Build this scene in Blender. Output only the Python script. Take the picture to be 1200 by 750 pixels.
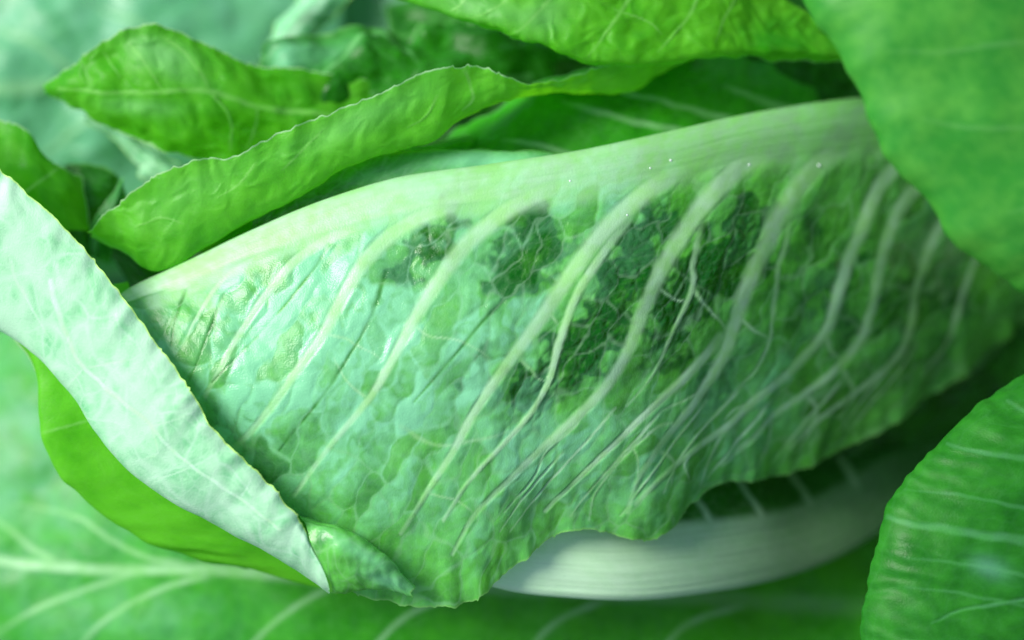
import bpy, math
import numpy as np
from mathutils import Vector, Matrix, Quaternion

for o in list(bpy.data.objects):
    bpy.data.objects.remove(o, do_unlink=True)
scene = bpy.context.scene
COL = scene.collection
R = math.radians

# ------------------------------------------------------------------ frame
# The picture's own frame: x right, y up, z towards the lens, in metres; the
# garden's vertical leans in it (the photographer held the camera tilted).
PX = 0.00025           # metres per photo pixel in the focal plane
DIST = 0.60            # lens to focal plane
UPL = np.array([-0.45, 0.30, 0.84]); UPL /= np.linalg.norm(UPL)
SOIL = -0.165          # height of the soil relative to the focal point
_q = Vector(UPL).rotation_difference(Vector((0, 0, 1)))
FR = np.array(_q.to_matrix())
LIFT = np.array([0, 0, -SOIL])
def world(p):          # picture frame -> garden (soil at z = 0)
    return np.asarray(p) @ FR.T + LIFT

# ------------------------------------------------------------------ camera
cam_d = bpy.data.cameras.new("camera")
cam = bpy.data.objects.new("camera", cam_d); COL.objects.link(cam)
cam_d.sensor_width = 36.0
cam_d.lens = 36.0 * DIST / (1200 * PX)
cam_d.clip_start = 0.01; cam_d.clip_end = 500
cam.matrix_world = Matrix.Translation(Vector(world([0, 0, DIST]))) @ _q.to_matrix().to_4x4()
cam_d.dof.use_dof = True
cam_d.dof.focus_distance = DIST - 0.008
cam_d.dof.aperture_fstop = 2.8
scene.camera = cam

# ------------------------------------------------------------------ light
SUN_L = np.array([-0.70, 0.40, 0.59]); SUN_L /= np.linalg.norm(SUN_L)
sw = FR @ SUN_L
elev = math.asin(sw[2]); rot = math.atan2(sw[0], sw[1])
w = bpy.data.worlds.new("World"); scene.world = w; w.use_nodes = True
nt = w.node_tree
bg = nt.nodes["Background"]
sky = nt.nodes.new("ShaderNodeTexSky"); sky.sky_type = 'NISHITA'; sky.sun_disc = False
sky.sun_elevation = elev; sky.sun_rotation = rot
sky.air_density = 1.0; sky.dust_density = 2.0; sky.ozone_density = 0.6
nt.links.new(sky.outputs[0], bg.inputs[0]); bg.inputs[1].default_value = 0.08
sd = bpy.data.lights.new("sun", 'SUN'); sd.energy = 2.5; sd.angle = R(32); sd.color = (1.0, 0.99, 0.94)
so = bpy.data.objects.new("sun", sd); COL.objects.link(so)
so.rotation_mode = 'QUATERNION'
so.rotation_quaternion = Vector(-sw).to_track_quat('-Z', 'Y')
so.location = Vector(sw * 3)
vs = scene.view_settings
vs.view_transform = 'Standard'; vs.look = 'None'; vs.gamma = 1.0; vs.exposure = 0.93
vs.use_curve_mapping = False
scene.render.engine = 'CYCLES'
cy = scene.cycles
cy.use_denoising = True
cy.max_bounces = 5; cy.diffuse_bounces = 4; cy.transmission_bounces = 4; cy.glossy_bounces = 2
cy.sample_clamp_indirect = 4.0

# ------------------------------------------------------------------ numpy noise
_rng = np.random.default_rng(7)
_perm = _rng.permutation(4096)
def _h(ix, iy, seed=0):
    return _perm[(ix + _perm[(iy + seed * 131) & 4095]) & 4095] / 4095.0
def vnoise(x, y, seed=0):
    ix = np.floor(x).astype(np.int64); iy = np.floor(y).astype(np.int64)
    gx = x - ix; gy = y - iy
    fx = gx * gx * gx * (gx * (gx * 6 - 15) + 10); fy = gy * gy * gy * (gy * (gy * 6 - 15) + 10)
    def g(dx, dy):
        t = _h(ix + dx, iy + dy, seed) * 6.28318
        return np.cos(t) * (gx - dx) + np.sin(t) * (gy - dy)
    a = g(0, 0); b = g(1, 0); c = g(0, 1); d = g(1, 1)
    return ((a + (b - a) * fx) * (1 - fy) + (c + (d - c) * fx) * fy) * 0.95
def fbm(x, y, seed=0, oct=3):
    s = 0; a = 1.0
    for k in range(oct):
        s = s + a * vnoise(x * 2 ** k + 17 * k, y * 2 ** k - 9 * k, seed + k); a *= 0.5
    return s
def cells(x, y, seed=0):      # distance to cell border, 0 at the border
    ix = np.floor(x).astype(np.int64); iy = np.floor(y).astype(np.int64)
    f1 = np.full(x.shape, 9.0); f2 = np.full(x.shape, 9.0)
    for dx in (-1, 0, 1):
        for dy in (-1, 0, 1):
            cx = ix + dx + _h(ix + dx, iy + dy, seed + 3); cy_ = iy + dy + _h(ix + dx, iy + dy, seed + 5)
            d = np.hypot(x - cx, y - cy_)
            f2 = np.minimum(f2, np.maximum(f1, d)); f1 = np.minimum(f1, d)
    return f2 - f1
def cell_full(x, y, seed=0):   # border distance and one random value for each cell
    ix = np.floor(x).astype(np.int64); iy = np.floor(y).astype(np.int64)
    f1 = np.full(x.shape, 9.0); f2 = np.full(x.shape, 9.0); val = np.zeros(x.shape)
    for dx in (-1, 0, 1):
        for dy in (-1, 0, 1):
            d = np.hypot(x - (ix + dx + _h(ix + dx, iy + dy, seed + 3)), y - (iy + dy + _h(ix + dx, iy + dy, seed + 5)))
            f2 = np.minimum(f2, np.maximum(f1, d))
            m = d < f1; f1[m] = d[m]; val[m] = _h(ix + dx, iy + dy, seed + 7)[m]
    return f2 - f1, val
def sstep(a, b, x):
    t = np.clip((x - a) / (b - a), 0, 1); return t * t * (3 - 2 * t)

# ------------------------------------------------------------------ surfaces
def cr1(P, n):               # Catmull-Rom along axis 0
    P = np.concatenate([2 * P[:1] - P[1:2], P, 2 * P[-1:] - P[-2:-1]], 0)
    m = P.shape[0] - 3
    t = np.linspace(0, m, n); i = np.minimum(t.astype(int), m - 1); f = (t - i)
    f = f.reshape((-1,) + (1,) * (P.ndim - 1))
    a, b, c, d = P[i], P[i + 1], P[i + 2], P[i + 3]
    return 0.5 * (2 * b + (c - a) * f + (2 * a - 5 * b + 4 * c - d) * f ** 2 + (3 * b - a - 3 * c + d) * f ** 3)
def patch(ctrl, nu, nv):
    S = cr1(np.asarray(ctrl, float), nu)
    return cr1(S.transpose(1, 0, 2), nv).transpose(1, 0, 2)
def lens(q):                 # (photo px, photo py, depth in cm) -> picture frame metres
    z = q[..., 2] * 0.01; k = (DIST - z) / DIST * PX
    return np.stack([(q[..., 0] - 600) * k, (375 - q[..., 1]) * k, z], -1)
def gnormals(P):
    du = np.gradient(P, axis=0); dv = np.gradient(P, axis=1)
    n = np.cross(du, dv); n /= np.maximum(np.linalg.norm(n, axis=-1, keepdims=True), 1e-12)
    return n
def smooth_poly(pts, n=28):
    return cr1(np.asarray(pts, float), n)
def poly_dist(X, Y, pts, w0, w1):
    """distance to a polyline and its local half width"""
    d = np.full(X.shape, 1e9); wid = np.full(X.shape, 1e-6); tt = np.zeros(X.shape)
    P = smooth_poly(pts); n = len(P) - 1; pad = 2.5 * max(w0, w1) + 2
    sel = (X > P[:, 0].min() - pad) & (X < P[:, 0].max() + pad) & (Y > P[:, 1].min() - pad) & (Y < P[:, 1].max() + pad)
    if not sel.any(): return d, wid, tt
    x = X[sel]; y = Y[sel]; dd = np.full(x.shape, 1e9); ww = np.full(x.shape, 1e-6); t_ = np.zeros(x.shape)
    for k in range(n):
        ax, ay = P[k]; bx, by = P[k + 1]
        L = (bx - ax) ** 2 + (by - ay) ** 2 + 1e-9
        t = np.clip(((x - ax) * (bx - ax) + (y - ay) * (by - ay)) / L, 0, 1)
        e = np.hypot(x - ax - t * (bx - ax), y - ay - t * (by - ay))
        m = e < dd; dd[m] = e[m]; t_[m] = (k + t[m]) / n; ww[m] = w1 + (w0 - w1) * (1 - (k + t[m]) / n) ** 1.3
    d[sel] = dd; wid[sel] = ww; tt[sel] = t_
    return d, wid, tt

# ------------------------------------------------------------------ materials
def N(nt, typ, **kw):
    n = nt.nodes.new(typ)
    for k, v in kw.items():
        if k.startswith('i_'): n.inputs[k[2:].replace('_', ' ')].default_value = v
        else: setattr(n, k, v)
    return n
def mixc(nt, fac, a, b, blend='MIX'):
    m = nt.nodes.new("ShaderNodeMix"); m.data_type = 'RGBA'; m.blend_type = blend
    for s, v in ((0, fac), (6, a), (7, b)):
        if hasattr(v, 'is_linked'): nt.links.new(v, m.inputs[s])
        elif s == 0: m.inputs[0].default_value = v
        else: m.inputs[s].default_value = (*v, 1)
    return m.outputs[2]
def math_(nt, op, a, b=None, c=None, clamp=False):
    m = nt.nodes.new("ShaderNodeMath"); m.operation = op; m.use_clamp = clamp
    for s, v in enumerate((a, b, c)):
        if v is None: continue
        if hasattr(v, 'is_linked'): nt.links.new(v, m.inputs[s])
        else: m.inputs[s].default_value = v
    return m.outputs[0]
def ramp(nt, x, lo, hi, a=0.0, b=1.0):
    m = nt.nodes.new("ShaderNodeMapRange"); m.interpolation_type = 'SMOOTHSTEP'
    nt.links.new(x, m.inputs[0])
    for i, v in enumerate((lo, hi, a, b)): m.inputs[i + 1].default_value = v
    return m.outputs[0]

def leaf_material(name, dark, mid, bloom_sheen, vein, rim=(0.55, 0.72, 0.30), trans=(0.20, 0.62, 0.03), tfac=0.35,
                  rough=0.42, vrough=0.5, spec=0.5, net=0.25, bump=0.25, mott=0.5, vein2=None):
    """leafdata = vein, bloom, tone, rim; leafaux = finest vein net, broad mottle, fine mottle (all carried by the leaf's own mesh)"""
    m = bpy.data.materials.new(name); m.use_nodes = True
    nt = m.node_tree; nt.nodes.clear(); L = nt.links.new
    at = N(nt, "ShaderNodeAttribute", attribute_name="leafdata")
    sp = N(nt, "ShaderNodeSeparateColor"); L(at.outputs["Color"], sp.inputs[0])
    V, B, T = sp.outputs[0], sp.outputs[1], sp.outputs[2]; E = at.outputs["Alpha"]
    ax = N(nt, "ShaderNodeSeparateXYZ"); L(N(nt, "ShaderNodeAttribute", attribute_name="leafaux").outputs["Vector"], ax.inputs[0])
    NET, M1, M2 = ax.outputs
    co = N(nt, "ShaderNodeAttribute", attribute_name="leafco").outputs["Vector"]
    n3 = N(nt, "ShaderNodeTexNoise", i_Scale=45.0, i_Detail=1.0); L(co, n3.inputs["Vector"])
    tone = math_(nt, 'ADD', T, math_(nt, 'MULTIPLY', math_(nt, 'ADD', M1, M2), mott), clamp=True)
    c = mixc(nt, tone, dark, mid)
    c = mixc(nt, math_(nt, 'MULTIPLY', NET, net), c, vein)
    c = mixc(nt, B, c, bloom_sheen)
    v2 = vein2 or tuple(v * f for v, f in zip(vein, (0.70, 0.86, 0.60)))
    c = mixc(nt, V, c, mixc(nt, math_(nt, 'MULTIPLY_ADD', math_(nt, 'ADD', M1, M2), 1.2, 0.45, clamp=True), vein, v2))
    c = mixc(nt, E, c, rim)
    bp = N(nt, "ShaderNodeBump", i_Strength=bump, i_Distance=0.0004); L(n3.outputs[0], bp.inputs["Height"])
    pr = N(nt, "ShaderNodeBsdfPrincipled"); L(c, pr.inputs["Base Color"]); L(bp.outputs[0], pr.inputs["Normal"])
    rg = math_(nt, 'ADD', ramp(nt, V, 0, 1, rough, vrough), math_(nt, 'MULTIPLY', M1, 0.3), clamp=True)
    L(rg, pr.inputs["Roughness"]); pr.inputs["Specular IOR Level"].default_value = spec
    tr = N(nt, "ShaderNodeBsdfTranslucent")
    L(mixc(nt, V, mixc(nt, tone, tuple(v * 0.7 for v in trans), trans), (0.45, 0.7, 0.25)), tr.inputs["Color"])
    mx = N(nt, "ShaderNodeMixShader"); L(pr.outputs[0], mx.inputs[1]); L(tr.outputs[0], mx.inputs[2])
    L(ramp(nt, V, 0, 1, tfac, tfac * 0.45), mx.inputs[0])
    out = N(nt, "ShaderNodeOutputMaterial"); L(mx.outputs[0], out.inputs[0])
    return m

MAT = {}
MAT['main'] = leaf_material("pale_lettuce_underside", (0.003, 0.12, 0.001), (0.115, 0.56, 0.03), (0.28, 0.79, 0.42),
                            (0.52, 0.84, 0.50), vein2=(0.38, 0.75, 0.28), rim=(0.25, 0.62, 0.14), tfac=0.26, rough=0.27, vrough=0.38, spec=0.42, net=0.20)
MAT['frost'] = leaf_material("frosted_lettuce_underside", (0.16, 0.58, 0.24), (0.36, 0.78, 0.42), (0.52, 0.87, 0.57),
                             (0.66, 0.92, 0.72), rim=(0.50, 0.85, 0.10), tfac=0.18, rough=0.5, spec=0.3, net=0.45, mott=1.2)
MAT['bright'] = leaf_material("young_lettuce_green", (0.035, 0.36, 0.004), (0.15, 0.62, 0.02), (0.28, 0.72, 0.24),
                              (0.30, 0.70, 0.16), rim=(0.58, 0.86, 0.52), trans=(0.22, 0.80, 0.01), tfac=0.45, rough=0.45, spec=.3, net=0.08, mott=0.45)
MAT['deep'] = leaf_material("shade_darkened_lettuce", (0.003, 0.06, 0.001), (0.024, 0.26, 0.005), (0.16, 0.50, 0.24),
                            (0.20, 0.56, 0.20), rim=(0.16, 0.48, 0.12), trans=(0.12, 0.55, 0.01), tfac=0.22, rough=0.42, spec=.25, net=0.12)  # shade between the leaves is put into this darker colour
MAT['spread'] = leaf_material("spread_lettuce_green", (0.02, 0.30, 0.004), (0.07, 0.55, 0.01), (0.24, 0.66, 0.42),
                              (0.36, 0.70, 0.34), rim=(0.2, 0.6, 0.2), trans=(0.2, 0.7, 0.01), tfac=0.3, rough=0.45, spec=.3, net=0.08)
MAT['rib'] = leaf_material("white_rib_lettuce", (0.005, 0.09, 0.002), (0.02, 0.20, 0.008), (0.3, 0.6, 0.4),
                           (0.66, 0.96, 0.60), tfac=0.12, rough=0.45, spec=.3, net=0.1, vein2=(0.60, 0.92, 0.54))  # blade colours darkened to paint in the shade around the rib
MAT['side'] = leaf_material("shade_toned_rippled_lettuce", (0.008, 0.13, 0.006), (0.03, 0.27, 0.015), (0.16, 0.45, 0.3),
                            (0.14, 0.45, 0.2), rim=(0.2, 0.5, 0.25), trans=(0.08, 0.45, 0.01), tfac=0.2, rough=0.5, spec=.25, net=0.05)  # darkened to carry the shade this leaf lies in
MAT['far'] = leaf_material("garden_lettuce_green", (0.035, 0.34, 0.09), (0.11, 0.50, 0.17), (0.25, 0.66, 0.42),
                           (0.42, 0.74, 0.36), tfac=0.3, rough=0.45, net=0.08)
MAT['over'] = leaf_material("smooth_lettuce_green", (0.035, 0.32, 0.025), (0.11, 0.47, 0.045), (0.26, 0.60, 0.24),
                            (0.22, 0.58, 0.16), rim=(0.16, 0.56, 0.04), trans=(0.15, 0.6, 0.02), tfac=0.3, rough=0.5, net=0.05, mott=0.7)

# ------------------------------------------------------------------ objects
def tag(o, label=None, cat=None, group=None, kind=None):
    for k, v in (('label', label), ('category', cat), ('group', group), ('kind', kind)):
        if v: o[k] = v
    return o
def plant(label, base, group=None, name='lettuce_plant'):
    e = bpy.data.objects.new(name, None); COL.objects.link(e)
    e.location = Vector(base); e.empty_display_size = 0.02
    return tag(e, label, 'lettuce', group)
def submesh(name, W, Nrm, quads, data, aux, co, mat, parent, origin):
    used, inv = np.unique(quads, return_inverse=True)
    q = inv.reshape(quads.shape).astype(np.int32); v = (W[used] - origin).astype(np.float32)
    me = bpy.data.meshes.new(name)
    me.vertices.add(len(v)); me.vertices.foreach_set("co", v.ravel())
    me.loops.add(q.size); me.loops.foreach_set("vertex_index", q.ravel())
    me.polygons.add(len(q))
    me.polygons.foreach_set("loop_start", np.arange(0, q.size, 4, dtype=np.int32))
    me.update(calc_edges=True)
    me.polygons.foreach_set("use_smooth", np.ones(len(q), bool))
    a = me.attributes.new("leafdata", 'FLOAT_COLOR', 'POINT'); a.data.foreach_set("color", data[used].astype(np.float32).ravel())
    c = me.attributes.new("leafaux", 'FLOAT_VECTOR', 'POINT'); c.data.foreach_set("vector", aux[used].astype(np.float32).ravel())
    b = me.attributes.new("leafco", 'FLOAT_VECTOR', 'POINT'); b.data.foreach_set("vector", co[used].astype(np.float32).ravel())
    me.materials.append(mat)
    me.normals_split_custom_set_from_vertices(Nrm[used].astype(np.float32))
    o = bpy.data.objects.new(name, me); COL.objects.link(o); o.parent = parent
    return o

_seed = [10]
def along(pts, X, Y):          # 0 at a vein's start, 1 at its end, by the straight line between them
    a, b = np.array(pts[0], float), np.array(pts[-1], float); d = b - a
    return np.clip(((X - a[0]) * d[0] + (Y - a[1]) * d[1]) / (d @ d), 0, 1)
def leaf(parent, ctrl, nu, nv, mat, veins=(), margins=('v1',), jag=3.0, ruffle=0.0, rfreq=0.02, bump=(0.0, 40.0), puff=(0.0, 40.0),
         tone=0.6, tones=(), bloom_sheen=0.0, bloom_sheens=(), bloom_sheen_var=0.0, rimw=3.0, flip=False, label=None, vh=0.09, vs_=0.5, no_bloom_sheen=(), frame='photo', xf=None, extra=None, seed=None, netpx=22.0, boct=2, streak=False, ribv=None, pillow=None):
    """one leaf: control rows (photo px, photo py, depth cm) -> a real surface in the garden; veins become its sub-parts"""
    _seed[0] += 13; sd_ = _seed[0] if seed is None else seed
    Q = patch(ctrl, nu, nv)
    P = lens(Q) if frame == 'photo' else Q[..., :3].copy()
    unit = PX
    X, Y = Q[..., 0], Q[..., 1]
    U, V = np.meshgrid(np.linspace(0, 1, nu), np.linspace(0, 1, nv), indexing='ij')
    dv = np.linalg.norm(np.diff(P, axis=1), axis=-1); du = np.linalg.norm(np.diff(P, axis=0), axis=-1)
    AV = np.concatenate([np.zeros((nu, 1)), np.cumsum(dv, 1)], 1) / unit
    AU = np.concatenate([np.zeros((1, nv)), np.cumsum(du, 0)], 0) / unit
    A = np.broadcast_to(AU.mean(1, keepdims=True), AU.shape); Bv = AV - AV.mean(1, keepdims=True)
    if frame != 'photo': X, Y = A, Bv
    n = gnormals(P)
    if flip: n = -n
    # ragged margins, in the surface
    edge = np.full(U.shape, 1e9)
    tv = np.gradient(P, axis=1); tv /= np.maximum(np.linalg.norm(tv, axis=-1, keepdims=True), 1e-12)
    tu = np.gradient(P, axis=0); tu /= np.maximum(np.linalg.norm(tu, axis=-1, keepdims=True), 1e-12)
    for mg in margins:
        if mg == 'v1': d = AV[:, -1:] - AV; s = A; t = -tv
        elif mg == 'v0': d = AV; s = A + 500; t = tv
        elif mg == 'u1': d = AU[-1:, :] - AU; s = AV + 900; t = -tu
        else: d = AU; s = AV + 1300; t = tu
        j = jag * (0.5 + 2.6 * np.abs(fbm(s / 34, s * 0 + 3.3, sd_, 2)) + 0.7 * vnoise(s / 7.0, s * 0, sd_ + 4) + 1.6 * np.clip(vnoise(s / 9.0, s * 0 + 7, sd_ + 6) - .25, 0, 1) * -4)
        P = P + t * (j * np.exp(-d / (5 * jag + 3)) * unit)[..., None]
        if ruffle:
            P = P + n * (ruffle * fbm(s * rfreq, d * rfreq * 0.35, sd_ + 2, 2) * np.exp(-d / 45.0) * unit)[..., None]
        edge = np.minimum(edge, d + 0 * U)
    # veins
    h = np.zeros(U.shape); vm = np.zeros(U.shape); vid = np.full(U.shape, -1); best = np.full(U.shape, 1e9); groove = np.zeros(U.shape)
    near = np.full(U.shape, 1e9)
    wob = 2.2 * fbm(X / 30, Y / 30, sd_ + 8, 2)
    for k, ve in enumerate(veins):
        pts, w0, w1 = ve[:3]; kind = ve[3] if len(ve) > 3 else 'vein'
        d, wd, tt = poly_dist(X + wob, Y - wob, pts, w0 * (1.9 if kind == 'groove' else 1), w1 * (1.6 if kind == 'groove' else 1))
        if kind == 'groove':
            g = np.exp(-(d / wd) ** 2) * (.55 + .45 * sstep(-.25, .3, fbm(X / 40, Y / 40, sd_ + 80, 2))); groove = np.maximum(groove, g); h -= g * wd * 0.3; continue
        prof = np.exp(-(d / (wd * 0.75)) ** 2)
        hh = (ve[4] if len(ve) > 4 else vh)
        fade = sstep(0, .3, tt) * (1 - sstep(.9, 1, tt)) if kind == 'vein' else 1.0
        h = np.maximum(h, prof * wd * hh * fade) if hh > 0 else h
        st = ve[5] if len(ve) > 5 else vs_
        if isinstance(st, tuple): st = st[0] + (st[1] - st[0]) * along(pts, X, Y)
        if kind == 'vein': st = st * (.45 + .55 * sstep(0, .14, tt)) * (1 - .5 * sstep(.7, 1, tt))
        vm = np.maximum(vm, st * (1 - sstep(0.30, 1.15, d / wd)))
        r = d / wd; m = (r < 0.85) & (r < best)
        if len(ve) > 6 and ve[6] is not None: m &= (V >= ve[6][0]) & (V <= ve[6][1])
        vid[m] = k; best[m] = r[m]; near = np.minimum(near, d)
    if ribv is not None:                       # the thick rib takes in the whole rounded back of the leaf
        al = along(veins[0][0], X, Y); ve_ = ribv[0] + (ribv[1] - ribv[0]) * al + .006 * fbm(A / 60, Bv / 60, sd_ + 70, 2); sw_ = .030 - .014 * al
        rm = 1 - sstep(-sw_, sw_, V - ve_); rs = ribv[2] + (ribv[3] - ribv[2]) * al ** 1.15
        fib = 1 - .13 * np.clip(.5 + 1.6 * fbm(A / 170, V * 55, sd_ + 75, 3), 0, 1)
        vm = np.maximum(vm, rm * np.clip(rs * fib, 0, 1)); vid[V < ve_] = 0
        h = h + 5.0 * (1 - sstep(-.10, .02, V - ve_)) * (.5 + al) + rm * .45 * fbm(A / 260, V * 45, sd_ + 76, 3)
        flat = np.maximum(rm, vm); broad = 1 - .92 * rm
    else: flat = vm; broad = 1.0
    calm = 1 - 0.92 * sstep(0, .6, flat)
    if bump[0]: h = h + bump[0] * (broad * fbm(A / bump[1], Bv / bump[1], sd_ + 20, 2) + (calm * .16 * fbm(A / bump[1] * 4, Bv / bump[1] * 4, sd_ + 24, max(boct - 2, 1)) if boct > 2 else 0))
    if puff[0]: h = h + calm * 0.45 * puff[0] * sstep(0, .8, cells((A + 26 * fbm(A / 40, Bv / 40, sd_ + 31, 2)) / puff[1], (Bv + 26 * fbm(A / 40, Bv / 40, sd_ + 32, 2)) / puff[1] * 1.3, sd_ + 30))
    if pillow:
        px_ = (X * .86 + Y * .5) + 14 * fbm(X / 40, Y / 40, sd_ + 71, 2); py_ = (Y * .86 - X * .5) + 18 * fbm(X / 40, Y / 40, sd_ + 72, 2)
        pb, pv = cell_full(px_ / pillow[1], py_ / pillow[2], sd_ + 73)
        h = h + calm * pillow[0] * (sstep(0, .55, pb) + .8 * (pv - .5) * sstep(0, .25, pb))
        pnet = (1 - sstep(.02, .12, pb)) * calm
    if extra is not None: h = h + extra(X, Y, A, Bv, calm, sd_)
    P = P + n * (h * unit)[..., None]
    n = gnormals(P)
    if flip: n = -n
    # colour fields
    T = np.full(U.shape, tone); G = np.full(U.shape, bloom_sheen)
    X0, Y0 = X, Y
    if pillow: X, Y = X + 46 * fbm(X / 34, Y / 34, sd_ + 91, 3), Y + 46 * fbm(X / 34, Y / 34, sd_ + 92, 3)   # uneven outlines
    for (cx, cy_, rx, ry, ang, val) in tones:
        c, s = math.cos(R(ang)), math.sin(R(ang)); dx, dy = X - cx, Y - cy_
        T = T + val * np.exp(-(((dx * c + dy * s) / rx) ** 2 + ((dy * c - dx * s) / ry) ** 2) ** 2.6)
    for (cx, cy_, rx, ry, ang, val) in bloom_sheens:
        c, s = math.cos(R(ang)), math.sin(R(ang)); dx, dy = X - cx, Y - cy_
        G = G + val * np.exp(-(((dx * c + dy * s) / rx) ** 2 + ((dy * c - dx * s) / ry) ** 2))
    if bloom_sheen_var:
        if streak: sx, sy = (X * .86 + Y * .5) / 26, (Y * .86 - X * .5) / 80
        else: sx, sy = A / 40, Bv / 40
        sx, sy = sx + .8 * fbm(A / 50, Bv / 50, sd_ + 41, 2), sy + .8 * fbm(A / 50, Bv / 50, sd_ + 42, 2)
        G = G * np.clip(1 + bloom_sheen_var * (fbm(sx, sy, sd_ + 40, 4) * 2.0), 0, 2)
    if pillow:
        soft = sstep(0, .16, pb); G = G * (1 + 1.3 * (pv - .5) * soft); T = T + .30 * (pv - .5) * soft
    for (cx, cy_, rx, ry, ang, val) in no_bloom_sheen:
        c, s = math.cos(R(ang)), math.sin(R(ang)); dx, dy = X - cx, Y - cy_
        G = G * (1 - np.clip((1.3 - .75 * (pv > .74) if pillow else 1.2) * val * np.exp(-(((dx * c + dy * s) / rx) ** 2 + ((dy * c - dx * s) / ry) ** 2)), 0, 1))  # some cells stay pale cyan as painted glints in the dark patches
    X, Y = X0, Y0
    T = T - groove * 0.45; G = G * (1 - 0.9 * groove); vm = vm * (1 - 0.75 * groove)
    E = (1 - sstep(0.35 * rimw, rimw, edge)) * 0.75
    data = np.stack([np.clip(vm, 0, 1), np.clip(G, 0, 1), np.clip(T, 0, 1), E], -1).reshape(-1, 4)
    wx, wy = A + 30 * vnoise(A / 60, Bv / 60, sd_ + 51), Bv + 30 * vnoise(A / 60, Bv / 60, sd_ + 52)
    net_ = np.maximum(1 - sstep(0, .16, cells(wx / netpx, wy / netpx, sd_ + 53)), .5 * (1 - sstep(0, .22, cells(wx / netpx * 2.6, wy / netpx * 2.6, sd_ + 54))))
    if pillow: net_ = np.maximum(net_ * .35, pnet)
    aux = np.stack([net_, .8 * fbm(A / 70, Bv / 70, sd_ + 55, 3), .7 * fbm(A / 16, Bv / 16, sd_ + 56, 3)], -1).reshape(-1, 3)
    co = np.stack([A / 100, Bv / 100, 0 * A + sd_ * 0.37], -1).reshape(-1, 3)
    if xf is None: W = world(P.reshape(-1, 3)); Nw = n.reshape(-1, 3) @ FR.T
    else: W = P.reshape(-1, 3) @ xf[0].T + xf[1]; Nw = n.reshape(-1, 3) @ xf[0].T
    idx = np.arange(nu * nv).reshape(nu, nv)
    q = np.stack([idx[:-1, :-1], idx[1:, :-1], idx[1:, 1:], idx[:-1, 1:]], -1).reshape(-1, 4)
    if flip: q = q[:, ::-1]
    fg = vid[:-1, :-1].copy()
    if frame == 'photo':                       # bits of a vein cut off by a nearer one go back to the blade
        for k in range(len(veins)):
            ii, jj = np.nonzero(fg == k)
            if not len(ii): continue
            i0, i1, j0, j1 = ii.min(), ii.max() + 1, jj.min(), jj.max() + 1
            todo = fg[i0:i1, j0:j1] == k; best_ = None
            while todo.any():
                c = np.zeros_like(todo); a0, b0 = np.argwhere(todo)[0]; c[a0, b0] = True; n0 = 0
                while c.sum() != n0:
                    n0 = c.sum()
                    for _ in range(6):
                        g_ = c.copy(); g_[1:] |= c[:-1]; g_[:-1] |= c[1:]; g_[:, 1:] |= c[:, :-1]; g_[:, :-1] |= c[:, 1:]; c = g_ & todo
                if best_ is None or c.sum() > best_.sum(): best_ = c
                todo &= ~c
            sub = fg[i0:i1, j0:j1]; sub[(sub == k) & ~best_] = -1
    fid = fg.reshape(-1)
    org = np.array(parent.location)
    o = submesh("leaf", W, Nw, q[fid < 0], data, aux, co, mat, parent, org)
    if label: o['label'] = label
    for k, ve in enumerate(veins):
        f = q[fid == k]
        if len(f) < 12: continue
        kind = ve[3] if len(ve) > 3 else 'vein'
        submesh('midrib' if kind == 'midrib' else 'vein', W, Nw, f, data, aux, co, mat, o, org)
    return o

def stem(parent, top, r=0.016):
    """short root stock from the leaf bases down into the soil"""
    base = np.array(parent.location); d = np.array(top) - base
    rows = []
    prof = [(-0.02, .9), (0.0, 1.0), (.3, 1.05), (.7, .92), (1.0, .75), (1.04, .3)]
    V_, F_ = [], []
    ns = 20
    for t, k in prof:
        c = d * max(t, 0) + np.array([0, 0, min(t, 0)])
        for i in range(ns):
            a = 2 * math.pi * i / ns; rr = r * k * (1 + 0.10 * math.sin(5 * a + t * 3))
            V_.append((c[0] + rr * math.cos(a), c[1] + rr * math.sin(a), c[2]))
    for j in range(len(prof) - 1):
        for i in range(ns):
            a, b = j * ns + i, j * ns + (i + 1) % ns
            F_.append((a, b, b + ns, a + ns))
    F_.append(tuple(range((len(prof) - 1) * ns, len(prof) * ns)))
    me = bpy.data.meshes.new("stem"); me.from_pydata(V_, [], F_); me.update()
    for p in me.polygons: p.use_smooth = True
    me.materials.append(STEM); o = bpy.data.objects.new("stem", me); COL.objects.link(o); o.parent = parent
    return o

def simple_material(name, c1, c2, scale, rough, bump):
    m = bpy.data.materials.new(name); m.use_nodes = True; nt = m.node_tree; L = nt.links.new
    pr = nt.nodes["Principled BSDF"]
    tc = N(nt, "ShaderNodeTexCoord")
    n1 = N(nt, "ShaderNodeTexNoise", i_Scale=scale, i_Detail=8.0, i_Roughness=0.65); L(tc.outputs["Object"], n1.inputs["Vector"])
    L(mixc(nt, ramp(nt, n1.outputs[0], 0.3, 0.7), c1, c2), pr.inputs["Base Color"])
    bp = N(nt, "ShaderNodeBump", i_Strength=bump, i_Distance=0.004); L(n1.outputs[0], bp.inputs["Height"]); L(bp.outputs[0], pr.inputs["Normal"])
    pr.inputs["Roughness"].default_value = rough
    return m
STEM = simple_material("pale_lettuce_stock", (0.35, 0.5, 0.22), (0.55, 0.66, 0.42), 60, 0.5, 0.3)
SOILM = simple_material("dark_damp_soil", (0.010, 0.007, 0.005), (0.035, 0.024, 0.016), 45, 0.95, 0.9)

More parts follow.
